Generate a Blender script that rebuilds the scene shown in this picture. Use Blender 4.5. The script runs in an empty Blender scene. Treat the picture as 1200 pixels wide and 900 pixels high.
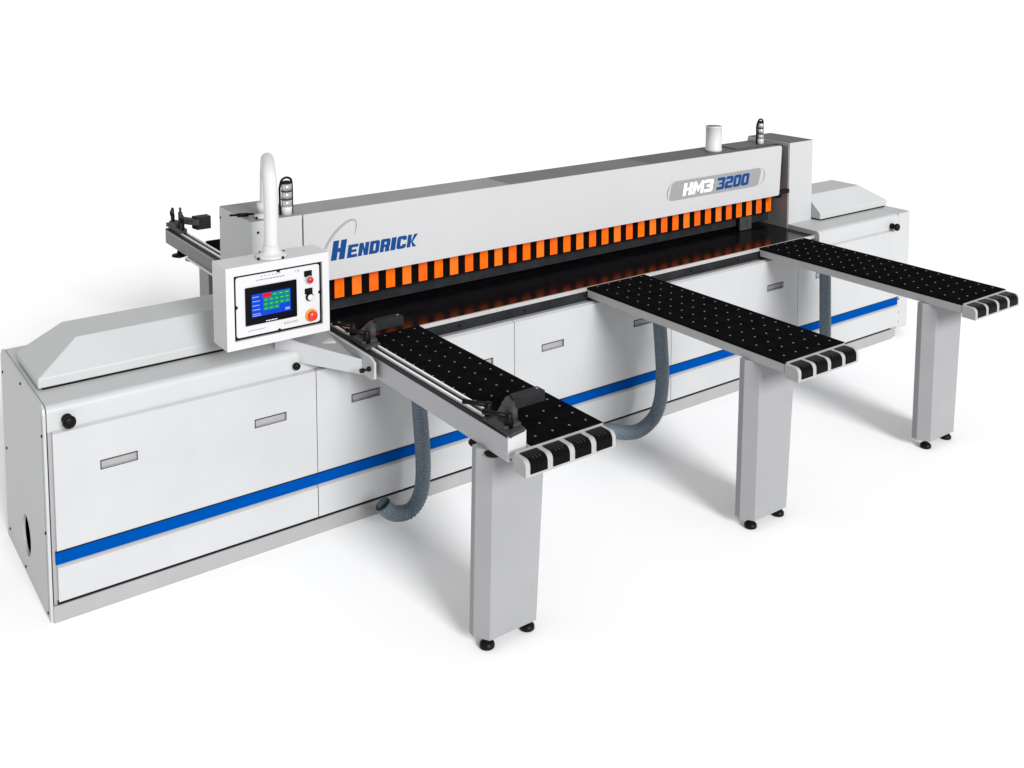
import bpy, bmesh, math, random
from mathutils import Vector, Matrix
random.seed(7)
scn = bpy.context.scene
C = scn.collection
R = math.radians

# ------------------------------------------------------------------ materials
def mat(name, col, rough=.5, metal=0., spec=.5, noise=0., nscale=40., bump=0., bscale=300., emit=None, coat=0., alpha=None, stretch=None, trans=0.):
    m = bpy.data.materials.new(name); m.use_nodes = True
    nt = m.node_tree; b = nt.nodes['Principled BSDF']
    b.inputs['Base Color'].default_value = (*col, 1)
    b.inputs['Roughness'].default_value = rough
    b.inputs['Metallic'].default_value = metal
    b.inputs['Specular IOR Level'].default_value = spec
    b.inputs['Coat Weight'].default_value = coat
    if trans: b.inputs['Transmission Weight'].default_value = trans
    if emit:
        b.inputs['Emission Color'].default_value = (*emit[0], 1); b.inputs['Emission Strength'].default_value = emit[1]
    tc = nt.nodes.new('ShaderNodeTexCoord')
    src = tc.outputs['Object']
    if stretch:
        mp = nt.nodes.new('ShaderNodeMapping'); mp.inputs['Scale'].default_value = stretch
        nt.links.new(src, mp.inputs['Vector']); src = mp.outputs['Vector']
    if noise:
        n = nt.nodes.new('ShaderNodeTexNoise'); n.inputs['Scale'].default_value = nscale; n.inputs['Detail'].default_value = 5
        nt.links.new(src, n.inputs['Vector'])
        r = nt.nodes.new('ShaderNodeMapRange')
        r.inputs['From Min'].default_value = .3; r.inputs['From Max'].default_value = .7
        r.inputs['To Min'].default_value = 1-noise; r.inputs['To Max'].default_value = 1+noise
        nt.links.new(n.outputs['Fac'], r.inputs['Value'])
        mx = nt.nodes.new('ShaderNodeVectorMath'); mx.operation = 'SCALE'; mx.inputs[0].default_value = col
        nt.links.new(r.outputs['Result'], mx.inputs['Scale'])
        nt.links.new(mx.outputs['Vector'], b.inputs['Base Color'])
        r2 = nt.nodes.new('ShaderNodeMapRange')
        r2.inputs['To Min'].default_value = max(.03, rough-.08); r2.inputs['To Max'].default_value = min(1, rough+.08)
        nt.links.new(n.outputs['Fac'], r2.inputs['Value']); nt.links.new(r2.outputs['Result'], b.inputs['Roughness'])
    if bump:
        n2 = nt.nodes.new('ShaderNodeTexNoise'); n2.inputs['Scale'].default_value = bscale; n2.inputs['Detail'].default_value = 3
        nt.links.new(src, n2.inputs['Vector'])
        bp = nt.nodes.new('ShaderNodeBump'); bp.inputs['Strength'].default_value = bump; bp.inputs['Distance'].default_value = .001
        nt.links.new(n2.outputs['Fac'], bp.inputs['Height']); nt.links.new(bp.outputs['Normal'], b.inputs['Normal'])
    return m
M = {}
M['paint']  = mat('powder_coat_white', (.405,.41,.415), .42, spec=.35, noise=.02, nscale=3, bump=.12, bscale=260)
M['door']   = mat('powder_coat_door', (.405,.41,.417), .30, spec=.5, noise=.03, nscale=2.5, bump=.06, bscale=200)
M['cover']  = mat('cover_white', (.405,.405,.412), .45, spec=.3, noise=.015, nscale=2, bump=.06)
M['lid']    = mat('grey_lid_paint', (.22,.22,.222), .5, spec=.3, noise=.08, nscale=5, bump=.1)  # shade of the machine tops put into the grey; the seam borrows it
M['darklid']= mat('dark_lid_paint', (.07,.07,.07), .5, spec=.3, noise=.15, nscale=6, bump=.1)  # darkest top tone, shade put into the base colour
M['leg']    = mat('leg_grey_paint', (.26,.262,.27), .5, spec=.3, noise=.03, nscale=4, bump=.15)
M['plinth'] = mat('plinth_grey', (.285,.285,.29), .5, spec=.3, noise=.05, nscale=4, bump=.1)
M['alu']    = mat('extruded_aluminium', (.40,.40,.41), .38, metal=.5, spec=.5, noise=.04, nscale=12, bump=.05, stretch=(30,.6,30))
M['bright'] = mat('bright_steel', (.45,.45,.45), .35, metal=.4, noise=.04, nscale=30)
M['black']  = mat('table_black', (.0050,.0050,.0055), .6, spec=.0, noise=.25, nscale=14, bump=.1, bscale=400)
M['mtable'] = mat('machined_black_bed', (.005,.005,.006), .2, spec=.13, noise=.3, nscale=9)
M['void']   = mat('inner_black', (.003,.003,.003), .7, spec=.02)
M['dgrey']  = mat('cast_dark_grey', (.017,.018,.020), .5, spec=.08, noise=.25, nscale=10, bump=.3, bscale=120)
M['stopgrey']= mat('stop_grey', (.042,.042,.042), .5, spec=.1, noise=.15, nscale=30, bump=.2, bscale=200)
M['plastic']= mat('black_plastic', (.004,.004,.004), .4, spec=.1, noise=.2, nscale=30)
M['roller'] = mat('glossy_black_roller', (.003,.003,.003), .16, spec=.05, bump=.1, bscale=60)
M['rubber'] = mat('black_rubber', (.004,.004,.004), .4, spec=.12)
M['orange'] = mat('orange_plastic', (.92,.125,.003), .4, spec=.2, noise=.07, nscale=20)
M['orange'].node_tree.nodes['Principled BSDF'].inputs['Specular Tint'].default_value = (1,.6,.3,1)
M['blue']   = mat('blue_band', (.0,.052,.26), .5, spec=.0, noise=.03, nscale=6)
M['logo']   = mat('logo_blue', (.006,.045,.17), .5, spec=.05)
M['badge']  = mat('badge_grey', (.235,.235,.24), .5, spec=.2)
M['ltrwhite'] = mat('letter_white', (.85,.85,.85), .5, spec=.2)
M['swoosh'] = mat('swoosh_silver', (.13,.13,.14), .5, spec=.2)
M['swooshlt'] = mat('swoosh_light', (.33,.33,.33), .5, spec=.2)
M['pipe']   = mat('white_enamel', (.50,.50,.50), .3, spec=.45, noise=.01, nscale=3)
M['plate']  = mat('faceplate', (.50,.50,.51), .35, spec=.4, noise=.02, nscale=5)
M['red']    = mat('red_button', (.45,.004,.004), .25, spec=.5)
M['estop']  = mat('emergency_red', (.55,.02,.005), .25, spec=.5)
M['amber']  = mat('estop_ring', (.7,.22,.02), .4)
M['ink']    = mat('faint_ink', (.12,.12,.13), .6)
M['glassblk'] = mat('screen_bezel', (.003,.003,.004), .15, spec=.08)
M['sblue']  = mat('display_blue', (0,0,0), .3, emit=((.008,.07,.75),1.0))
M['sgreen'] = mat('display_green', (0,0,0), .3, emit=((.01,.30,.09),1.1))
M['sgreen2']= mat('display_green_light', (0,0,0), .3, emit=((.12,.75,.4),1.2))
M['sred']   = mat('display_red', (0,0,0), .3, emit=((.75,.02,.01),1.0))
M['swhite'] = mat('display_pale', (0,0,0), .3, emit=((.35,.5,.95),1.0))
M['sdark']  = mat('display_dark', (0,0,0), .3, emit=((.006,.006,.02),1.0))
M['lens']   = mat('clear_lens', (.55,.56,.58), .15, spec=.6, metal=.6)
M['midlid'] = mat('mid_lid_paint', (.12,.12,.12), .5, spec=.2, noise=.12, nscale=5)  # middle step of the beam top's painted light-to-dark fade
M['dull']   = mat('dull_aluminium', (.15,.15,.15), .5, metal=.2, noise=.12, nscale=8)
M['guide']  = mat('polished_guide', (.9,.9,.9), .25, metal=.3)
M['floor']  = mat('white_floor', (.93,.93,.93), .9, spec=0.0)
M['hole']   = mat('nozzle_steel', (.15,.15,.15), .35, metal=.2, spec=.4)

for k_ in ('sblue','sgreen','sgreen2','sred','swhite','sdark'): M[k_].node_tree.nodes['Principled BSDF'].inputs['Specular IOR Level'].default_value=.05
def hose_mat():
    m = mat('ribbed_hose', (.10,.14,.18), .35, spec=.5)
    nt = m.node_tree; b = nt.nodes['Principled BSDF']
    tc = nt.nodes.new('ShaderNodeTexCoord')
    n = nt.nodes.new('ShaderNodeTexNoise'); n.inputs['Scale'].default_value = 210; n.inputs['Detail'].default_value = 4
    nt.links.new(tc.outputs['Object'], n.inputs['Vector'])
    cr = nt.nodes.new('ShaderNodeValToRGB')
    cr.color_ramp.elements[0].position = .38; cr.color_ramp.elements[0].color = (.040,.062,.085,1)
    cr.color_ramp.elements[1].position = .68; cr.color_ramp.elements[1].color = (.14,.185,.22,1)
    nt.links.new(n.outputs['Fac'], cr.inputs['Fac']); nt.links.new(cr.outputs['Color'], b.inputs['Base Color'])
    return m
M['hose'] = hose_mat()

# ------------------------------------------------------------------ geometry helpers
class MB:
    def __init__(s): s.v=[]; s.f=[]; s.mi=[]; s.sm=[]
    def add(s, vs, fs, mi=0, smooth=False):
        o=len(s.v); s.v += [tuple(v) for v in vs]
        for f in fs: s.f.append([i+o for i in f]); s.mi.append(mi); s.sm.append(smooth)
        return s
    def box(s, x0,x1,y0,y1,z0,z1, mi=0):
        vs=[(x,y,z) for x in (x0,x1) for y in (y0,y1) for z in (z0,z1)]
        return s.add(vs, [(0,1,3,2),(4,6,7,5),(0,4,5,1),(2,3,7,6),(0,2,6,4),(1,5,7,3)], mi)
    def prism(s, pts, axis, a, b, mi=0, smooth=False):
        """pts: 2-D outline; axis x: pts=(y,z); y: (x,z); z: (x,y)"""
        def P(p,t):
            return {'x':(t,p[0],p[1]),'y':(p[0],t,p[1]),'z':(p[0],p[1],t)}[axis]
        n=len(pts); vs=[P(p,a) for p in pts]+[P(p,b) for p in pts]
        s.add(vs,[list(range(n))[::-1], list(range(n,2*n))],mi)
        o=len(s.v)-2*n
        for i in range(n):
            j=(i+1)%n; s.f.append([o+i,o+j,o+n+j,o+n+i]); s.mi.append(mi); s.sm.append(smooth)
        return s
    def cyl(s, c, axis, r, h, n=24, mi=0, r2=None, cap=True, smooth=True):
        """c: centre of the lower cap; extends h along axis"""
        ax=Vector({'x':(1,0,0),'y':(0,1,0),'z':(0,0,1)}[axis] if isinstance(axis,str) else axis).normalized()
        t=Vector((0,0,1)) if abs(ax.z)<.9 else Vector((1,0,0))
        u=ax.cross(t).normalized(); w=ax.cross(u); c=Vector(c); r2=r if r2 is None else r2
        vs=[c+r*(math.cos(2*math.pi*i/n)*u+math.sin(2*math.pi*i/n)*w) for i in range(n)]
        vs+=[c+ax*h+r2*(math.cos(2*math.pi*i/n)*u+math.sin(2*math.pi*i/n)*w) for i in range(n)]
        fs=[(i,(i+1)%n,n+(i+1)%n,n+i) for i in range(n)]
        s.add(vs,fs,mi,smooth)
        if cap:
            o=len(s.v)-2*n
            s.f.append([o+i for i in range(n)][::-1]); s.mi.append(mi); s.sm.append(False)
            s.f.append([o+n+i for i in range(n)]); s.mi.append(mi); s.sm.append(False)
        return s
    def lathe(s, c, prof, n=28, mi=0, axis='z'):
        """prof [(r,h)...]"""
        c=Vector(c); vs=[]
        for r,h in prof:
            for i in range(n):
                a=2*math.pi*i/n
                if axis=='z': d=Vector((r*math.cos(a),r*math.sin(a),h))
                elif axis=='y': d=Vector((r*math.cos(a),-h,r*math.sin(a)))     # h grows towards the viewer (-y)
                else: d=Vector((h,r*math.cos(a),r*math.sin(a)))
                vs.append(c+d)
        fs=[]
        for k in range(len(prof)-1):
            for i in range(n):
                j=(i+1)%n; fs.append((k*n+i,k*n+j,(k+1)*n+j,(k+1)*n+i))
        s.add(vs,fs,mi,True)
        o=len(s.v)-len(vs)
        s.f.append([o+i for i in range(n)][::-1]); s.mi.append(mi); s.sm.append(False)
        k=len(prof)-1
        s.f.append([o+k*n+i for i in range(n)]); s.mi.append(mi); s.sm.append(False)
        return s
    def tube(s, path, rad, n=20, mi=0, cap=True):
        """path: points, rad: number or list"""
        P=[Vector(p) for p in path]; m=len(P)
        rad=[rad]*m if not hasattr(rad,'__len__') else rad
        up=None; vs=[]
        for i,p in enumerate(P):
            t=(P[min(i+1,m-1)]-P[max(i-1,0)]).normalized()
            if up is None:
                up=t.orthogonal().normalized()
            up=(up-t*up.dot(t)).normalized(); w=t.cross(up)
            for k in range(n):
                a=2*math.pi*k/n; vs.append(p+rad[i]*(math.cos(a)*up+math.sin(a)*w))
        fs=[]
        for i in range(m-1):
            for k in range(n):
                j=(k+1)%n; fs.append((i*n+k,i*n+j,(i+1)*n+j,(i+1)*n+k))
        s.add(vs,fs,mi,True)
        if cap:
            o=len(s.v)-len(vs)
            s.f.append([o+i for i in range(n)][::-1]); s.mi.append(mi); s.sm.append(False)
            s.f.append([o+(m-1)*n+i for i in range(n)]); s.mi.append(mi); s.sm.append(False)
        return s
    def build(s, name, mats, parent=None, bevel=0, seg=2, loc=None):
        me=bpy.data.meshes.new(name); me.from_pydata(s.v,[],s.f)
        mats=mats if isinstance(mats,(list,tuple)) else [mats]
        for m in mats: me.materials.append(M[m])
        for p,mi,sm in zip(me.polygons,s.mi,s.sm): p.material_index=mi; p.use_smooth=sm
        bm=bmesh.new(); bm.from_mesh(me); bmesh.ops.recalc_face_normals(bm,faces=bm.faces); bm.to_mesh(me); bm.free()
        o=bpy.data.objects.new(name,me); C.objects.link(o)
        if parent: o.parent=parent
        if loc: o.location=loc
        if bevel:
            b=o.modifiers.new('bevel','BEVEL'); b.width=bevel; b.segments=seg; b.limit_method='ANGLE'; b.angle_limit=R(40)
            b.harden_normals=True
            for p in me.polygons: p.use_smooth=True
        return o
def rect_round(x0,x1,z0,z1,r,n=5):
    pts=[]
    for cx,cz,a0 in ((x1-r,z1-r,0),(x0+r,z1-r,90),(x0+r,z0+r,180),(x1-r,z0+r,270)):
        for k in range(n+1):
            a=R(a0+90*k/n); pts.append((cx+r*math.cos(a),cz+r*math.sin(a)))
    return pts
def tag(o,label=None,cat=None,group=None,kind=None):
    if label: o['label']=label
    if cat: o['category']=cat
    if group: o['group']=group
    if kind: o['kind']=kind
    return o
def empty(name,label,cat,group=None,loc=(0,0,0)):
    o=bpy.data.objects.new(name,None); C.objects.link(o); o.location=loc; o.empty_display_size=.1
    return tag(o,label,cat,group)
def copy_tree(o,parent=None):
    c=o.copy(); C.objects.link(c)
    if parent: c.parent=parent
    for ch in list(o.children): copy_tree(ch,c)
    return c
def spline(pts,n):
    P=[Vector(p) for p in pts]; out=[]
    for i in range(len(P)-1):
        p0=P[max(i-1,0)];p1=P[i];p2=P[i+1];p3=P[min(i+2,len(P)-1)]
        for k in range(n):
            t=k/n; out.append(.5*((2*p1)+(p2-p0)*t+(2*p0-5*p1+4*p2-p3)*t*t+(3*p1-3*p2+p3-p0)*t**3))
    out.append(P[-1]); return out
def pocket_panel(mb, x0,x1,z0,z1,y,pockets,depth,mi=0,mip=0):
    """front wall at y with rectangular pockets pushed back by depth"""
    xs=sorted({x0,x1,*[a for p in pockets for a in p[:2]]}); zs=sorted({z0,z1,*[a for p in pockets for a in p[2:4]]})
    for i in range(len(xs)-1):
        for j in range(len(zs)-1):
            a,b,c,d=xs[i],xs[i+1],zs[j],zs[j+1]
            if not any(p[0]<=a and b<=p[1] and p[2]<=c and d<=p[3] for p in pockets):
                mb.add([(a,y,c),(b,y,c),(b,y,d),(a,y,d)],[(0,1,2,3)],mi)
    for a,b,c,d in pockets:
        yy=y+depth
        mb.add([(a,y,c),(b,y,c),(b,y,d),(a,y,d),(a,yy,c),(b,yy,c),(b,yy,d),(a,yy,d)],
               [(0,4,5,1),(1,5,6,2),(2,6,7,3),(3,7,4,0)],mi)
        mb.add([(a,yy,c),(b,yy,c),(b,yy,d),(a,yy,d)],[(0,1,2,3)],mip)

# block lettering, each glyph a set of strokes in a 1-high cell
def glyph(ch,w):
    t=.33; h=.235; c=.13; r=lambda a,b,d,e:[(a,b),(d,b),(d,e),(a,e)]
    t=min(t,w*.42)
    top=[(t,1),(w-c,1),(w,1-c),(w,1-h),(t,1-h)]; bot=[(t,0),(t,h),(w,h),(w,c),(w-c,0)]
    ftop=[(c,1),(w-c,1),(w,1-c),(w,1-h),(0,1-h),(0,1-c)]; fbot=[(c,0),(0,c),(0,h),(w,h),(w,c),(w-c,0)]
    G={'H':[r(0,0,t,1),r(w-t,0,w,1),r(t,.4,w-t,.6)],
       'E':[r(0,0,t,1),r(t,0,w,h),r(t,.4,w*.88,.6),r(t,1-h,w,1)],
       'N':[r(0,0,t,1),r(w-t,0,w,1),[(t,1),(t,.55),(w-t,0),(w-t,.45)]],
       'D':[r(0,0,t,1),top,bot,r(w-t,h,w,1-h)],
       'R':[r(0,0,t,1),top,r(w-t,.56,w,1-h),[(t,.36),(w-.06,.36),(w,.42),(w,.56),(t,.56)],[(w-t-.06,0),(w,0),(w-.04,.36),(w-t-.06,.36)]],
       'I':[r(0,0,w,1)],
       'C':[r(0,h,t,1-h),ftop,fbot,r(w-t,.66,w,1-h),r(w-t,h,w,.34)],
       'K':[r(0,0,t,1),[(t,.40),(w-t*1.0,1),(w,1),(t+.16,.40)],[(t+.02,.40),(t+.16,.40),(w,0),(w-t*1.05,0)]],
       'M':[r(0,0,t*.9,1),r(w-t*.9,0,w,1),[(t*.9,1),(t*.9,.6),(w/2,.12),(w/2,.55)],[(w/2,.55),(w/2,.12),(w-t*.9,.6),(w-t*.9,1)]],
       '3':[[(0,1),(w-c,1),(w,1-c),(w,1-h),(0,1-h)],r(w-t,.58,w,1-h),r(w*.25,.42,w*.94,.58),r(w-t,h,w,.42),[(0,0),(0,h),(w,h),(w,c),(w-c,0)]],
       '2':[ftop,r(w-t,.60,w,1-h),[(0,.40),(w-c,.40),(w,.50),(w,.60),(c,.60),(0,.50)],r(0,h,t,.40),[(0,0),(0,h),(w,h),(w,0)]],
       '0':[ftop,fbot,r(0,h,t,1-h),r(w-t,h,w,1-h)]}
    return G[ch]
def lettering(mb, text, x, z, hgt, wid, gap, slant, y, th, mi=0, wfac={}):
    for ch in text:
        w=wid*wfac.get(ch,1)
        for st in glyph(ch,w/hgt):
            pts=[(x+p[0]*hgt+slant*p[1]*hgt, z+p[1]*hgt) for p in st]
            mb.prism(pts,'y',y,y-th,mi)
        x+=w+gap
    return x

# ================================================================== the setting
fl=MB(); fl.add([(-300,-300,0),(900,-300,0),(900,900,0),(-300,900,0)],[(0,1,2,3)])
tag(fl.build('floor','floor'),kind='structure')

# ================================================================== the panel saw
saw=empty('panel_saw','long white beam panel saw with blue stripe and orange pressure fingers','saw')
XR=6.43
# cabinet body: low middle, raised ends
cb=MB()
cb.box(.006,XR,.004,.965,.0,.898)
cab=cb.build('cabinet','plinth',saw)
# end housings with the rounded front shoulder
def shoulder(y0=.0,r=.035,back=.97):
    pts=[(y0,.898)]
    for k in range(7):
        a=R(180-90*k/6); pts.append((y0+r+r*math.cos(a),1.02-r+r*math.sin(a)))
    pts+=[(back-.04,1.02),(back,.98),(back,.898)]
    return pts
e=MB(); e.prism(shoulder(),'x',.004,1.448,smooth=False); o=e.build('end_housing','paint',saw,bevel=.004)
e=MB(); e.prism(shoulder(),'x',5.436,6.434); o=e.build('end_housing','paint',saw,bevel=.004)
# rounded right end cap
ec=MB(); ec.prism([(6.435,.0),(6.57,.0),(6.592,.008),(6.605,.022),(6.612,.045),(6.612,.9),(6.59,.95),(6.435,.95)],'z',.06,1.0195)
eco=ec.build('end_cap','paint',saw,bevel=.012,seg=3)
for z in (.31,.20,.12):
    q=MB(); q.cyl((6.458,0,z),(0,-1,0),.008,.003,10); q.build('screw','plastic',eco)
# left side plate with round port
def side_plate():
    bm=bmesh.new(); n=28; cy,cz,r=.475,.212,.092
    out=[(.0,.0),(.97,.0),(.97,.985),(.93,1.022),(.036,1.022),(.01,1.01),(.0,.985)]
    ov=[bm.verts.new((0,y,z)) for y,z in out]
    hv=[bm.verts.new((0,cy+r*math.cos(2*math.pi*i/n),cz+r*1.12*math.sin(2*math.pi*i/n))) for i in range(n)]
    es=[bm.edges.new((ov[i],ov[(i+1)%len(ov)])) for i in range(len(ov))]+[bm.edges.new((hv[i],hv[(i+1)%n])) for i in range(n)]
    bmesh.ops.triangle_fill(bm,use_beauty=True,edges=es)
    geo=bmesh.ops.extrude_face_region(bm,geom=bm.faces[:])
    vs=[g for g in geo['geom'] if isinstance(g,bmesh.types.BMVert)]
    bmesh.ops.translate(bm,verts=vs,vec=(-.012,0,0))
    bmesh.ops.recalc_face_normals(bm,faces=bm.faces)
    me=bpy.data.meshes.new('side_panel'); bm.to_mesh(me); bm.free(); me.materials.append(M['paint'])
    o=bpy.data.objects.new('side_panel',me); C.objects.link(o); o.parent=saw; return o
sp=side_plate()
dk=MB(); dk.cyl((.0062,.475,.212),'x',.1,.0008,28); 
# port seen through the plate: a dark opening with a duct collar
pt=MB(); pt.lathe((-.0005,.475,.212),[(.098,.003),(.001,.003)],28,axis='x'); pt.build('port','void',sp)
for y,z in ((.47,.985),(.93,.90),(.90,.06),(.52,.03),(.04,.03),(.03,.88),(.03,.42),(.90,.50)):
    sc=MB(); sc.cyl((-.012,y,z),(-1,0,0),.007,.004,10); sc.build('screw','black',sp)
sl=MB(); sl.box(-.0135,-.012,.028,.032,.02,.97); sl.build('seam','lid',sp)
# doors with recessed pulls
seams=[.020,1.313,2.592,3.882,5.172,XR]
for i in range(5):
    a,b=seams[i]+.002,seams[i+1]-.002
    ps=[]
    hx=[.212,.962] if i<4 else [.212]
    for h in hx:
        x0=seams[i]+h-.005
        if x0+.165<b: ps.append((x0,x0+.163,.677,.715))
    d=MB()
    pocket_panel(d,a,b,.340,.896,-.022,ps,.016)
    d.add([(a,-.022,.896),(b,-.022,.896),(b,.002,.905),(a,.002,.905)],[(0,1,2,3)])
    d.add([(a,-.022,.340),(a,.006,.340),(a,.006,.896),(a,-.022,.896)],[(0,1,2,3)])
    d.add([(b,-.022,.340),(b,.006,.340),(b,.006,.896),(b,-.022,.896)],[(0,1,2,3)])
    d.add([(a,-.022,.340),(b,-.022,.340),(b,.006,.334),(a,.006,.334)],[(0,1,2,3)])
    dr=d.build('door','door',saw)
    for p in ps:
        hm=MB()
        x0,x1,z0,z1=p; k=.004
        hm.box(x0-k,x1+k,-.0245,-.0222,z1,z1+k); hm.box(x0-k,x0,-.0245,-.0222,z0,z1)
        hm.box(x1,x1+k*.7,-.0245,-.0222,z0,z1); hm.box(x0-k,x1+k*.7,-.0245,-.0222,z0-k*.6,z0)
        hd=hm.build('handle','dgrey',dr)
        hp=MB(); hp.box(x0+.004,x1-.002,-.0085,-.0068,z0+.001,z1-.009); hp.build('pull_plate','plinth',hd)
    k=MB(); k.prism([(-.024,.100),(-.024,.258),(-.004,.272),(.006,.272),(.006,.100)],'x',a,b)
    k.build('kick_panel','door',saw,bevel=.002)
st=MB(); st.box(.018,XR,-.012,.0035,.2735,.331); st.build('blue_stripe','blue',saw)
gp=MB(); gp.box(.0195,XR-.002,-.0238,-.0222,.3385,.3435); gp.box(.018,XR,-.006,.0035,.3315,.3335); gp.box(.02,XR-.08,-.008,.0035,.081,.098); gp.build('shadow_gap','plastic',saw)
pl=MB(); pl.box(.0,XR-.06,-.014,.0035,.0,.080); pl.build('plinth','plinth',saw,bevel=.002)
# hoods
def hood(xa,xb,tl,tr,left_open=False):
    h=MB(); y0,y1=.215,.685; py0,py1=.355,.63; z0,z1,z2=1.032,1.078,1.205
    px0,px1=xa+tl,xb-tr
    vs=[(xa,y0,z0),(xb,y0,z0),(xb,y1,z0),(xa,y1,z0),(xa,y0,z1),(xb,y0,z1),(xb,y1,z1),(xa,y1,z1),(px0,py0,z2),(px1,py0,z2),(px1,py1,z2),(px0,py1,z2)]
    h.add(vs,[(3,2,1,0),(0,1,5,4),(1,2,6,5),(2,3,7,6),(3,0,4,7),(4,5,9,8),(5,6,10,9),(6,7,11,10),(7,4,8,11),(8,9,10,11)])
    o=h.build('hood','paint',saw,bevel=.006)
    g=MB(); g.box(xa+.02,xb-.02,y0+.01,y1-.01,1.0205,1.0318); g.build('gasket','plastic',o)
    return o
hood(.016,1.12,.205,.02)
hood(5.714,6.575,.002,.20)
# knobs
def knob(x,z,y=.0):
    k=MB(); k.lathe((x,y,z),[(.020,0),(.024,.006),(.024,.020),(.014,.028),(.013,.036),(.026,.044),(.030,.054),(.028,.066),(.018,.072),(.001,.073)],20,axis='y')
    return k.build('knob','plastic',saw)
knob(.088,.95,.0); knob(6.33,.935,.0); q=MB(); q.lathe((1.207,.0,.944),[(.014,0),(.014,.006),(.019,.010),(.019,.026),(.012,.031),(.001,.032)],18,axis='y'); q.build('knob','plastic',saw)
# machine bed
bed=MB(); bed.box(1.4485,5.43,.052,.96,.958,.986)
bd=bed.build('machine_bed','mtable',saw)
bs=MB(); bs.box(1.98,5.43,.040,.0515,.963,.9865)
bs.build('edge_strip','bright',bd)
bk=MB(); bk.box(1.4485,5.43,.052,.94,.8985,.9575); bk.build('bed_apron','dgrey',bd)
for x in [2.25+.47*i for i in range(7)]:
    hl=MB(); hl.cyl((x,.0515,.93),(0,-1,0),.007,.002,12); hl.build('apron_bolt','void',bd)
# end columns / gear boxes
b=MB(); b.box(1.10,1.389,.282,.762,1.0205,1.660); lb=b.build('end_column','paint',saw,bevel=.005)
t=MB(); t.box(1.104,1.389,.286,.758,1.6603,1.6625); t.build('lid','lid',lb)  # thin sheet added so the column top looks shaded
s_=MB(); s_.cyl((1.135,.282,1.60),(0,-1,0),.007,.003,12); s_.build('screw','plastic',lb)
s_=MB(); s_.cyl((1.10,.74,1.60),(-1,0,0),.007,.003,12); s_.build('screw','plastic',lb)
b=MB(); b.box(5.438,5.712,.302,.735,1.0,1.655); rb=b.build('end_column','paint',saw,bevel=.004)
t=MB(); t.box(5.442,5.708,.306,.731,1.6553,1.658); t.build('lid','darklid',rb)  # added sheet, its dark colour imitates shade on the column top
ip=MB(); ip.box(5.4315,5.4378,.31,.73,.988,1.63); ip.build('inner_plate','leg',rb)
# beam cover
cv=MB()
cv.prism([(1.394,1.269),(5.288,1.269),(5.3,1.28),(5.322,1.635),(5.312,1.650),(5.30,1.652),(1.394,1.660)],'y',.28,.292)
cover=cv.build('beam_cover','cover',saw,bevel=.002)
for xa,xb,mm in ((1.391,2.80,'lid'),(2.803,4.0,'midlid'),(4.003,5.30,'darklid')):  # one beam top split in three tones to imitate fading reflected light
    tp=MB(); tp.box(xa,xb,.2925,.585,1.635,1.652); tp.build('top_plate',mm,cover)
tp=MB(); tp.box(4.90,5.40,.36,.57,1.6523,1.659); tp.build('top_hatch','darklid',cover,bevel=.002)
bb=MB(); bb.box(1.395,5.42,.36,.58,1.354,1.634); bb.build('beam','dgrey',saw)
# pressure fingers, 34 of them
fx0,pitch=1.640,.1112
pbm=MB(); pbm.box(1.43,5.385,.424,.4985,1.106,1.352); pbm.build('pressure_beam','void',saw)
fm=MB(); fm.box(0,.0605,-.005,0,0,.235)
f0=fm.build('finger','orange',saw,bevel=.002); f0.location=(fx0,.4235,1.112)
M['orange_b']=mat('orange_plastic_faded', (.90,.15,.008), .45, spec=.2, noise=.1, nscale=25)
M['orange_c']=mat('orange_plastic_deep', (.88,.105,.002), .4, spec=.2, noise=.1, nscale=15)
fv1=f0.data.copy(); fv1.materials[0]=M['orange_b']; fv2=f0.data.copy(); fv2.materials[0]=M['orange_c']
for k in range(1,34):
    c=f0.copy(); c.data=f0.data if k%3==0 else (fv1 if k%3==1 else fv2); C.objects.link(c); c.parent=saw; c.location=(fx0+pitch*k,.4235,1.112)
# inner dark guard seen under the fingers
ig=MB(); ig.box(1.395,5.43,.50,.56,1.02,1.352); ig.build('inner_guard','dgrey',saw)
iw=MB(); iw.box(1.45,5.43,.70,.73,.9865,1.50); iw.build('rear_guard','void',saw)
br=MB(); br.box(5.06,5.19,.455,.475,.99,1.105); br.cyl((5.14,.455,1.06),(0,-1,0),.012,.006,12); br.cyl((5.14,.455,1.02),(0,-1,0),.012,.006,12); br.build('guide_bracket','stopgrey',saw,bevel=.003)
cn=MB(); cn.box(5.292,5.34,.285,.33,1.245,1.300); cn.cyl((5.316,.285,1.285),(0,-1,0),.009,.008,10); cn.cyl((5.316,.285,1.26),(0,-1,0),.009,.008,10); cn.box(5.34,5.43,.29,.32,1.27,1.30); cn.build('hinge_block','plastic',saw,bevel=.003)
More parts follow.
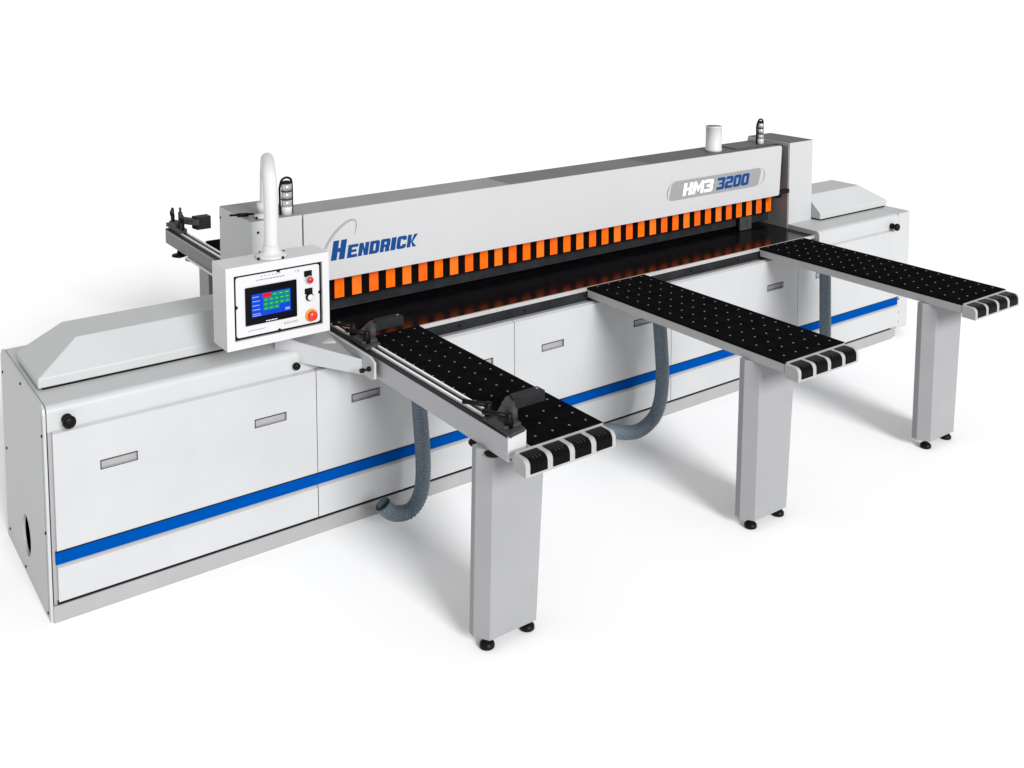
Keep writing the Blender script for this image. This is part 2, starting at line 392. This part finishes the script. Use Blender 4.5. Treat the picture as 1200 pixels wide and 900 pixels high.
# lettering on the cover
L=MB(); yf=.2796
x=lettering(L,'H',1.552,1.377,.110,.083,.012,.17,yf,.0012)
lettering(L,'ENDRICK',1.650,1.3765,.074,.0622,.007,.17,yf,.0012,wfac={'I':.5,'K':1.05})
L.build('name_lettering','logo',cover)
sw=[(1.519,1.450,.010),(1.545,1.492,.013),(1.588,1.540,.014),(1.640,1.577,.012),(1.680,1.592,.010),(1.706,1.585,.008),(1.712,1.562,.006),(1.708,1.535,.004),(1.698,1.505,.0012)]
def ribbon(mb,pts,th,scale,y):
    P=spline([(a,0,b) for a,b,c in pts],6); W=[]
    for i in range(len(pts)-1):
        for k in range(6): W.append(pts[i][2]+(pts[i+1][2]-pts[i][2])*k/6)
    W.append(pts[-1][2])
    vs=[]; 
    for i,p in enumerate(P):
        t=(P[min(i+1,len(P)-1)]-P[max(i-1,0)]).normalized(); nn=Vector((-t.z,0,t.x))
        w=W[i]*scale/2
        vs+= [(p.x+nn.x*w,y,p.z+nn.z*w),(p.x-nn.x*w,y,p.z-nn.z*w)]
    mb.add(vs,[(2*i,2*i+1,2*i+3,2*i+2) for i in range(len(P)-1)])
s1=MB(); ribbon(s1,sw,0,1.,.2794); s1.build('swoosh','swoosh',cover)
s2=MB(); ribbon(s2,sw[:-2],0,.5,.2789); s2.build('swoosh','swooshlt',cover)
bg=MB()
bg.prism([( .02*((z-1.44)/.07)+x_,z) for x_,z in rect_round(4.150,5.075,1.372,1.508,.035)],'y',.2797,.2787)
badge=bg.build('badge','badge',cover)
def arc(ar,cx,cz,rx,rz,a0,a1,w,y):
    n=14; vs=[]
    for i in range(n+1):
        a=R(a0+(a1-a0)*i/n); k=math.sin(math.pi*i/n)*.8+.2
        for q in (0,w*k):
            vs.append((cx+(rx+q)*math.cos(a)+.02*math.sin(a)*rz/.07,y,cz+(rz+q*.2)*math.sin(a)))
    ar.add(vs,[(2*i,2*i+1,2*i+3,2*i+2) for i in range(n)])
for a_ in ((4.170,1.440,.040,.068,100,260,.014,.2794),(5.055,1.437,.062,.068,80,-80,.014,.2794)):
    ar=MB(); arc(ar,*a_); ar.build('badge_arc','badge',badge)
w1=MB(); lettering(w1,'HM3',4.268,1.395,.088,.085,.010,.20,.2786,.001,wfac={'M':1.25}); w1.build('model_lettering','ltrwhite',badge)
w2=MB(); lettering(w2,'3200',4.606,1.395,.088,.080,.006,.22,.2786,.001); w2.build('model_lettering','logo',badge)
# dust outlets on top
p=MB(); p.lathe((4.72,.42,1.652),[(.062,0),(.062,.02),(.059,.022),(.059,.178),(.061,.18),(.061,.187)],32)
dp=p.build('dust_outlet','pipe',saw)
r_=MB(); r_.lathe((4.72,.42,1.8392),[(.054,0),(.001,.0003)],28); r_.build('outlet_mouth','badge',dp)
# signal lights
def tower(x,y,z,h,r):
    base=MB(); base.lathe((x,y,z),[(r*1.05,0),(r*1.05,h*.22),(r,h*.23)],24)
    o=base.build('signal_light','pipe',saw)
    hh=h*.23
    for k in range(3):
        s=MB(); s.lathe((x,y,z+hh),[(r*.97,0),(r*.97,h*.195)],24); ln=s.build('lens','lens',o)
        for a in (200,235,262,290,325):
            v=MB(); v.box(x+r*math.cos(R(a))-.0014,x+r*math.cos(R(a))+.0014,y+r*math.sin(R(a))-.001,y+r*math.sin(R(a))+.001,z+hh+.002,z+hh+h*.19); v.build('lens_rib','badge',ln)
        hh+=h*.195
        q=MB(); q.lathe((x,y,z+hh),[(r*1.03,0.0003),(r*1.03,h*.03)],24); q.build('ring','dgrey',o); hh+=h*.032
    q=MB(); q.lathe((x,y,z+hh),[(r,0),(r*.95,h*.02),(r*.5,h*.045),(.001,h*.05)],24); q.build('cap','plastic',o)
    # black cable looped over the top
    c=MB()
    pts=[(x-r*1.15,y+.01,z)]+[(x-r*1.25,y+.008,z+h*t) for t in (.2,.5,.75)]
    for a in (150,120,90,60,30): pts.append((x+r*1.2*math.cos(R(a)),y,z+h*.86+r*1.3*math.sin(R(a))))
    pts+=[(x+r*1.15,y,z+h*t) for t in (.75,.5)]+[(x+r*1.22,y+.005,z+h*.25),(x+r*1.3,y+.01,z)]
    c.tube(spline(pts,6),.0065,8); c.build('cable','plastic',o)
tower(1.322,.335,1.6625,.195,.028)
tower(5.225,.415,1.652,.190,.025)
# bracket that carries the rail on the body
bkt=MB()
st_=[(1.135,.090,.992,1.095),(1.160,.055,.990,1.094),(1.232,-.004,.952,1.060),(1.300,-.075,.940,1.040),(1.4665,-.248,.911,.992)]
inn=[(a+.006,b+.010,c_,d_) for a,b,c_,d_ in st_]; inn[-1]=(1.4665,-.234,.911,.992)
V=[]
for (a,b,c_,d_),(a2,b2,_,_) in zip(st_,inn): V+=[(a,b,c_),(a,b,d_),(a2,b2,d_),(a2,b2,c_)]
F=[(0,1,2,3),(16,19,18,17)]
for k in range(4):
    o_=4*k
    for q in range(4): F.append((o_+q,o_+4+q,o_+4+(q+1)%4,o_+(q+1)%4))
bkt.add(V,F)
bo=bkt.build('rail_bracket','paint',saw,bevel=.002)
wb=MB(); tp_=[(1.170,.070,1.034),(1.240,.010,1.030),(1.465,-.222,.972),(1.465,.20,1.036),(1.20,.20,1.036)]
wb.add(tp_+[(a,b,c_-.006) for a,b,c_ in tp_],[(0,1,2,3,4),(9,8,7,6,5)]+[(i_,5+i_,5+(i_+1)%5,(i_+1)%5) for i_ in range(5)])
wb.build('bracket_web','leg',bo)
bp=MB(); bp.prism([(-.375,1.010),(-.375,.925),(-.340,.912),(-.03,.925),(.25,.985),(.25,1.028),(-.33,1.028)],'x',1.4675,1.4805)
bp.build('bracket_plate','paint',bo,bevel=.002)
kb=MB(); kb.lathe((1.4674,-.33,.968),[(.012,-.055),(.012,-.035),(.006,-.032),(.006,-.018),(.013,-.014),(.013,0)],14,axis='x')
kb.build('bracket_screw','plastic',bo)

# ================================================================== operator console
con=empty('control_console','white operator console with touch screen hanging from a curved pipe','control panel')
cx0,cx1,cy0,cy1,cz0,cz1=.776,1.311,-.2,-.02,1.166,1.573
h=MB()
pocket_panel(h,cx0,cx1,cz0,cz1,cy0,[(.815,1.274,1.208,1.529)],.016,0,1)
h.add([(x,y,z) for x in (cx0,cx1) for y in (cy0,cy1) for z in (cz0,cz1)],[(0,1,3,2),(4,6,7,5),(2,3,7,6),(0,2,6,4),(1,5,7,3)])
hs=h.build('housing',['plate','plastic'],con)
# merge seams so the bevel rounds the shell
bm=bmesh.new(); bm.from_mesh(hs.data); bmesh.ops.remove_doubles(bm,verts=bm.verts,dist=1e-5); bmesh.ops.recalc_face_normals(bm,faces=bm.faces); bm.to_mesh(hs.data); bm.free()
fr=MB()
fp=MB(); fp.prism(rect_round(.8275,1.2625,1.2195,1.5175,.014),'y',-.1838,-.190); face=fp.build('faceplate','plate',con,bevel=.001)
for x,z in ((1.045,1.518),(1.045,1.219),(.827,1.372),(1.263,1.372)):
    nt=MB(); nt.cyl((x,-.184,z),(0,-1,0),.0085,.009,12); nt.build('clip','plastic',face)
sb=MB(); sb.prism(rect_round(.872,1.138,1.272,1.460,.004),'y',-.1903,-.196); scr=sb.build('touch_screen','glassblk',con,bevel=.001)
ds=MB(); ds.box(.890,1.122,-.1964,-.1966,1.290,1.437); ds.build('display_border','sdark',scr)
d=MB(); yy=-.1967
d.box(.903,1.104,yy-.0005,yy,1.311,1.423,0)
rnd=random.Random(3)
d.box(.959,1.004,yy-.001,yy-.0006,1.399,1.420,3)
for r0 in range(4):
    z1=1.418-r0*.0215
    nx=5 if r0<2 else (5 if r0==2 else 3)
    for c0 in range(nx):
        xa=1.0065 if r0==0 else .962
        wd=(1.100-xa)/ (3 if r0==0 else 5)
        if r0==0 and c0>2: continue
        xx=xa+wd*c0
        d.box(xx+.001,xx+wd-.001,yy-.001,yy-.0006,z1-.019,z1,1)
        d.box(xx+.006,xx+wd*.75,yy-.0014,yy-.0011,z1-.011,z1-.008,2)
for r0 in range(5):
    z1=1.418-.021*r0
    d.box(.906,.906+rnd.uniform(.03,.046),yy-.001,yy-.0006,z1-.011,z1-.007,4)
d.box(1.075,1.098,yy-.001,yy-.0006,1.319,1.330,4); d.box(.908,.95,yy-.001,yy-.0006,1.314,1.318,4)
d.build('display',['sblue','sgreen','sgreen2','sred','swhite'],scr)
mk=MB()
for k in range(8): mk.box(.975+.0075*k,.979+.0075*k,-.1963,-.1966,1.279,1.2835)
mk.build('maker_mark','ltrwhite',scr)
tx=MB()
for k in range(6): tx.box(.955+.019*k,.961+.019*k,-.1903,-.1906,1.503,1.508)
x=.932
while x<1.07:
    w=rnd.uniform(.006,.016); tx.box(x,x+w,-.1903,-.1906,1.4865,1.491); x+=w+.004
x=.885
while x<.975:
    w=rnd.uniform(.006,.012); tx.box(x,x+w,-.1903,-.1906,1.243,1.2465); x+=w+.004
x=1.07
while x<1.14:
    w=rnd.uniform(.006,.012); tx.box(x,x+w,-.1903,-.1906,1.243,1.2465); tx.box(x,x+w,-.1903,-.1906,1.250,1.2525); x+=w+.004
# CE mark
def arcstroke(mb,cx,cz,r,w,a0,a1,y):
    n=10; vs=[]
    for i in range(n+1):
        a=R(a0+(a1-a0)*i/n); vs+=[(cx+r*math.cos(a),y,cz+r*math.sin(a)),(cx+(r-w)*math.cos(a),y,cz+(r-w)*math.sin(a))]
    mb.add(vs,[(2*i,2*i+1,2*i+3,2*i+2) for i in range(n)])
arcstroke(tx,1.138,1.501,.0065,.002,60,300,-.1904); arcstroke(tx,1.152,1.501,.0065,.002,60,300,-.1904); tx.box(1.147,1.153,-.1906,-.1904,1.5,1.502)
tx.build('small_print','ink',face)
def label_plate(x,z):
    q=MB(); q.prism(rect_round(x-.021,x+.021,z-.016,z+.014,.003),'y',-.1903,-.1922); return q.build('button_label','plastic',con)
label_plate(1.201,1.478); label_plate(1.203,1.388)
def button(name,x,z,r,hh,m,ring):
    q=MB(); q.lathe((x,-.1903,z),[(r*1.35,0),(r*1.35,.006),(r*1.1,.010),(r*1.05,.011)],24,axis='y'); o=q.build(name,ring,con)
    q=MB(); q.lathe((x,-.2014,z),[(r,0),(r,hh*.7),(r*.8,hh*.95),(.001,hh)],24,axis='y'); q.build('button_cap',m,o); return o
button('push_button',1.206,1.446,.0155,.016,'red','lens')
button('push_button',1.207,1.357,.0155,.010,'pipe','plastic')
button('emergency_stop',1.214,1.262,.0235,.022,'estop','amber')
# swan neck pipe
pn=MB()
path=[(1.044,-.110,1.5735),(1.047,-.11,1.725),(1.047,-.11,1.854),(1.049,-.10,1.951),(1.060,-.06,1.995),(1.093,.03,2.021),(1.132,.13,2.018),(1.170,.23,1.988),(1.200,.31,1.927),(1.209,.34,1.814),(1.209,.35,1.664)]
pn.tube(spline(path,8),[.0365-.003*min(1,i/60) for i in range(81)],24); pipe=pn.build('arm_pipe','pipe',con)
for (x,y,z,s) in ((1.044,-.110,1.5735,1.25),(1.209,.35,1.6633,1.0)):
    f=MB(); f.lathe((x,y,z),[(.062*s,0),(.062*s,.008),(.056*s,.012),(.046*s,.016),(.042,.03),(.040,.06)],32); f.build('flange','pipe',pipe)
    for a in (20,110,200,290):
        sc=MB(); sc.cyl((x+.066*s*math.cos(R(a)),y+.066*s*math.sin(R(a)),z),'z',.006,.012,8); sc.build('flange_screw','plastic',pipe)
f=MB(); f.lathe((1.209,.35,1.69),[(.047,0),(.047,.05),(.041,.055)],28); f.build('collar','pipe',pipe)
vl=MB(); vl.cyl((1.13,.40,1.676),(-1,.1,.05),.011,.06,12); vl.cyl((1.16,.40,1.676),(-1,.1,.05),.006,.13,10); vl.build('valve_lever','plastic',pipe)

# ================================================================== air tables
ZT=.986; PX=.0935; PY=.0945
def air_table(name,x0,xs,label,ln_back=.0505,surface_from=None):
    """x0 left edge of frame, xs left edge of the black top"""
    t=empty(name,label,'table','perforated air tables in front of the saw',loc=(x0,-1.375,0))
    X=x0; W=.49; Y0=-1.556
    loc=(-x0,1.375,0)
    s=MB(); s.box(xs,X+W,Y0,ln_back,.974,ZT)
    for i in range(5):
        x=X+.070+PX*i
        for j in range(17):
            y=-1.493+PY*j
            if x<xs+.02: continue
            s.cyl((x,y,ZT-.001),'z',.0065,.0022,10,mi=1,r2=.005)
    top=s.build('table_top',['black','hole'],t,loc=loc)
    f=MB()
    f.box(max(X,xs-.0005)+.001,X+W-.001,Y0+.001,ln_back-.015,.925,.9735)
    f.build('frame','paint' if xs>X+.02 else 'alu2',t,bevel=.002,loc=loc)
    # bumper with four rollers
    b=MB(); yb0,yb1=Y0-.002,Y0-.092; zb,zt=.903,.975
    prof=[(yb0,zb),(yb0,zt),(yb1+.028,zt)]+[(yb1+.028-.028*math.sin(R(a)),zt-.028+.028*math.cos(R(a))) for a in (22,45,67,90)]+[(yb1,zb)]
    b.prism(prof,'x',X,X+W); bo=b.build('bumper','alu2' ,t,bevel=.0015,loc=loc)
    g=MB(); g.box(X+.01,X+W-.003,Y0-.006,Y0-.002,.9755,.983); g.build('edge_strip','bright',t,loc=loc)
    for k in range(4):
        xc=X+.023+k*.1185; e=.004
        r=MB()
        prof=[(yb0-.014,.95),(yb0-.014,zt+e),(yb1+.028,zt+e)]+[(yb1+.028-(.028+e)*math.sin(R(a)),zt-.028+(.028+e)*math.cos(R(a))) for a in (18,36,54,72,90)]+[(yb1-e,zb+.012),(yb1+.01,zb+.012),(yb1+.01,.94)]
        r.prism(prof,'x',xc,xc+.089,smooth=False)
        ro=r.build('roller','roller',t,bevel=.0015,loc=loc)
        q=MB()
        for dx in (.022,.040,.058): q.box(xc+dx-.0012,xc+dx+.0012,yb1+.006,yb1+.022,zt+e-.004,zt+e+.0004)
        q.build('roller_ribs','stopgrey',ro)
    # leg
    lx=X-.040
    l=MB()
    def sec(z,dl,dr):
        a,bx=lx+dl,lx+.385+dr-.045
        return [(a+.006,-1.265,z),(a+.0,-1.305,z),(a+.043,-1.375,z),(bx-.043+.0,-1.375,z),(bx,-1.305,z),(bx,-1.265,z)]
    A=sec(.052,0,0); B=sec(.9125 if xs>X+.02 else .9245,.02,.05); n=6
    l.add(A+B,[list(range(n))[::-1],list(range(n,2*n))]+[(i,(i+1)%n,n+(i+1)%n,n+i) for i in range(n)])
    lg=l.build('leg','leg',t,bevel=.003,loc=loc)
    for fx in (lx+.055,lx+.275):
        q=MB(); q.lathe((fx,-1.335,0.),[(.028,0),(.034,.004),(.034,.018),(.024,.03),(.012,.034),(.012,.0515)],20); q.build('foot','rubber',lg)
    return t
M['alu2']=mat('painted_aluminium', (.33,.33,.335), .4, spec=.4, noise=.03, nscale=10, bump=.05)
air_table('air_table',1.488,1.594,'black perforated air table nearest the console, with fence rail along its left side')
air_table('air_table',3.200,3.200,'middle black perforated air table, the one between the other two')
air_table('air_table',4.812,4.812,'black perforated air table at the far right end, beside the white end column')

# ================================================================== fence rails
RX0,RX1=1.4995,1.5925; RZ0,RZ1=.9135,1.018
def rail(name,y0,y1,label,front):
    t=empty(name,label,'rail','fence rails either side of the saw',loc=(1.546,y0,0))
    loc=(-1.546,-y0,0)
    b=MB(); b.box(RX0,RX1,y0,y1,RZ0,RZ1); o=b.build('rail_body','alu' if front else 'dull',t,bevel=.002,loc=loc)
    c=MB(); c.box(RX0+.0005,RX1,y0+.004,y1-.004,RZ1+.0003,RZ1+.0075); c.build('slot_cover','dgrey',o)
    for x in (1.532,1.573):
        g=MB(); g.box(x-.006,x+.006,y0+.16 if front else y0+.02,y1-.02,RZ1+.0077,RZ1+.019); g.build('guide_strip','guide',o,bevel=.001)
    if not front:
        g=MB(); g.box(RX0-.0025,RX0-.0002,y0+.01,y1-.01,RZ1-.010,RZ1-.006); g.build('edge_bead','alu',o)
    if front:
        e=MB(); e.box(RX0-.001,RX1+.002,y0-.008,y0-.0003,RZ0+.001,RZ1+.016); ec=e.build('end_plate','pipe',t,bevel=.002,loc=loc)
        for x,z in ((1.512,1.022),(1.512,.924)):
            s=MB(); s.cyl((x,y0-.008,z),(0,-1,0),.004,.002,10); s.build('screw','plastic',ec)
        for y in (-1.36,-1.235):
            k=MB(); k.lathe((1.522,y,.884),[(.010,0),(.034,.005),(.040,.012),(.040,.018),(.034,.026),(.02,.0293)],20); k.build('clamp_knob','plastic',t,loc=loc)
    return t
fr=rail('fence_rail',-1.499,.26,'silver fence rail with two bright guide strips along the nearest air table',True)
rr=rail('fence_rail',.975,3.03,'grey fence rail reaching out behind the saw past the white end column',False)
lc=(-1.546,-.975,0)
l=MB(); l.box(1.505,1.54,2.12,2.31,.05,.897); l.box(1.5402,1.72,2.10,2.31,.05,.897); l.build('leg','leg',rr,bevel=.003,loc=lc)
l=MB(); l.box(1.488,1.64,1.75,2.53,.8975,.9125); l.build('flange_strip','pipe',rr,loc=lc)
for c_ in ((1.515,2.76,.855,1.),(1.54,2.57,.865,.8)):
    l=MB(); k=c_[3]; l.lathe(c_[:3],[(.02,0),(.055*k,.012),(.055*k,.024),(.02,.03),(.014,.913-c_[2])],16); l.build('clamp_knob','plastic',rr,loc=lc)
for x in (1.53,1.68):
    q=MB(); q.lathe((x,2.21,0),[(.028,0),(.034,.004),(.034,.018),(.012,.034),(.012,.0495)],16); q.build('foot','rubber',rr,loc=lc)
# rear table
rt=empty('rear_table','dark flat table top just visible behind the white end column','table',loc=(1.9,1.8,0))
b=MB(); b.box(1.665,2.15,.975,2.62,.974,.986); b.build('table_top','black',rt,loc=(-1.9,-1.8,0))
b=MB(); b.box(1.667,2.148,.975,2.61,.925,.9735); b.build('frame','alu2',rt,loc=(-1.9,-1.8,0))
for y in (2.35,):
    b=MB(); b.box(1.86,2.14,y,y+.12,.05,.9245); b.build('leg','leg',rt,loc=(-1.9,-1.8,0))
    for x in (1.90,2.10):
        q=MB(); q.lathe((x,y+.06,0),[(.03,0),(.034,.018),(.012,.034),(.012,.0495)],16); q.build('foot','rubber',rt,loc=(-1.9,-1.8,0))

# ================================================================== stops on the rails
def make_stop(label):
    t=empty('rail_stop',label,'stop','stops clamped on the fence rails')
    b=MB(); b.prism([(-.048,-.15),(.045,-.13),(.052,-.02),(.045,.075),(-.04,.075)],'z',.006,.022)
    b.box(-.045,.045,-.10,.02,.022,.036)
    b.build('base','stopgrey',t,bevel=.003)
    for (x,y,hh) in ((-.010,-.085,.060),(-.008,.075,.052)):
        p=MB(); p.lathe((x,y,.022),[(.020,0),(.020,hh*.6),(.016,hh*.75),(.016,hh),(.010,hh+.006),(.001,hh+.007)],16); po=p.build('clamp_post','plastic',t)
        q=MB(); q.tube([(x,y,.022+hh*.85),(x-.045,y+.045,.022+hh*.95),(x-.075,y+.088,.022+hh*.98)],[.012,.0095,.0125],10); q.build('lever','plastic',po)
    a=MB(); a.prism([(-.005,.01),(.045,-.02),(.145,.075),(.150,.125),(.110,.115)],'z',.037,.060); a.build('arm','stopgrey',t,bevel=.002)
    a=MB(); a.prism([(.112,.055),(.290,.055),(.290,.115),(.135,.115)],'z',.018,.068); ab=a.build('stop_bar','dgrey',t,bevel=.002)
    s=MB(); s.cyl((.272,.093,.068),'z',.006,.002,10); s.build('screw','alu',ab)
    p=MB(); p.lathe((.045,-.035,.022),[(.022,0),(.022,.05),(.012,.055),(.012,.07)],14); p.build('pivot','stopgrey',t)
    return t
s1=make_stop('dark grey flip stop with black levers at the front end of the near fence rail')
s1.location=(1.541,-1.382,1.0255)
s2=copy_tree(s1); s2['label']='dark grey flip stop on the near fence rail, up by the saw beam'; s2.location=(1.541,-.094,1.0255)
s3=copy_tree(s1); s3['label']='black flip stop at the outer end of the rear fence rail'; s3.location=(1.541,2.84,1.0255); s3.scale=(.66,-1.35,1.9)

# ================================================================== hoses
def hose(label,pts,r,n=14):
    P=spline(pts,n)
    # resample evenly for the ribs
    seg=[0]
    for a,b in zip(P,P[1:]): seg.append(seg[-1]+(b-a).length)
    step=.0042; out=[]; rad=[]; s=0; i=0; k=0
    while s<seg[-1]:
        while seg[i+1]<s: i+=1
        t=(s-seg[i])/(seg[i+1]-seg[i]); out.append(P[i].lerp(P[i+1],t)); rad.append(r+(.0017 if (k//2)%2 else -.0007)); s+=step; k+=1
    m=MB(); m.tube(out,rad,20,cap=False)
    m.tube(out[::3],r-.007,16,cap=False)
    o=m.build('dust_hose','hose'); tag(o,label,'hose','ribbed dust hoses'); return o
y=-.30
hose('blue-grey ribbed hose under the nearest air table, curling to a loose open end',
     [(1.765,y,.87),(1.775,y,.66),(1.785,y,.52),(1.792,y,.40),(1.79,y,.28),(1.768,y,.185),(1.71,y,.128),(1.63,y,.135),(1.575,y,.172),(1.545,y,.215)],.040)
hose('blue-grey ribbed hose under the middle air table, curving left behind the first one',
     [(3.500,y,.87),(3.518,y,.72),(3.538,y,.50),(3.538,y,.38),(3.520,y,.27),(3.465,y,.18),(3.35,y,.133),(3.226,y,.150),(3.108,y,.195),(3.0,y,.215),(2.88,y,.215)],.042)
hose('short blue-grey ribbed hose hanging under the far right air table',
     [(5.12,y,.87),(5.129,y,.79),(5.137,y,.57),(5.145,y,.35),(5.14,y,.27)],.040)

# ================================================================== light
w=bpy.data.worlds.new('World'); scn.world=w; w.use_nodes=True
bgn=w.node_tree.nodes['Background']; bgn.inputs['Color'].default_value=(1,1,1,1); bgn.inputs['Strength'].default_value=.65
def area(name,loc,target,size,power,sy=None):
    l=bpy.data.lights.new(name,'AREA'); l.energy=power; l.shape='RECTANGLE'; l.size=size; l.size_y=sy or size
    o=bpy.data.objects.new(name,l); C.objects.link(o); o.location=loc
    d=Vector(target)-Vector(loc); o.rotation_euler=d.to_track_quat('-Z','Y').to_euler(); return o
sun=bpy.data.lights.new('key','SUN'); sun.energy=4.0; sun.angle=R(20)
so=bpy.data.objects.new('key_light',sun); C.objects.link(so)
d=Vector((.07,1,-.42)); so.rotation_euler=d.to_track_quat('-Z','Y').to_euler(); so.location=(0,-6,4)

# ================================================================== camera
cam=bpy.data.cameras.new('camera'); co=bpy.data.objects.new('camera',cam); C.objects.link(co); scn.camera=co
cam.sensor_width=36; cam.lens=1250.772/1200*36
cam.shift_x=-(625.41-600)/1200; cam.shift_y=(71.14-450)/1200
co.location=(-1.0086,-5.0689,3.0); co.rotation_euler=(math.pi/2-.08632,0,-.63810)
cam.clip_end=3000; cam.clip_start=.05
scn.view_settings.view_transform='Standard'; scn.view_settings.look='None'; scn.view_settings.gamma=1; scn.view_settings.exposure=0
scn.render.engine='CYCLES'
scn.cycles.max_bounces=6
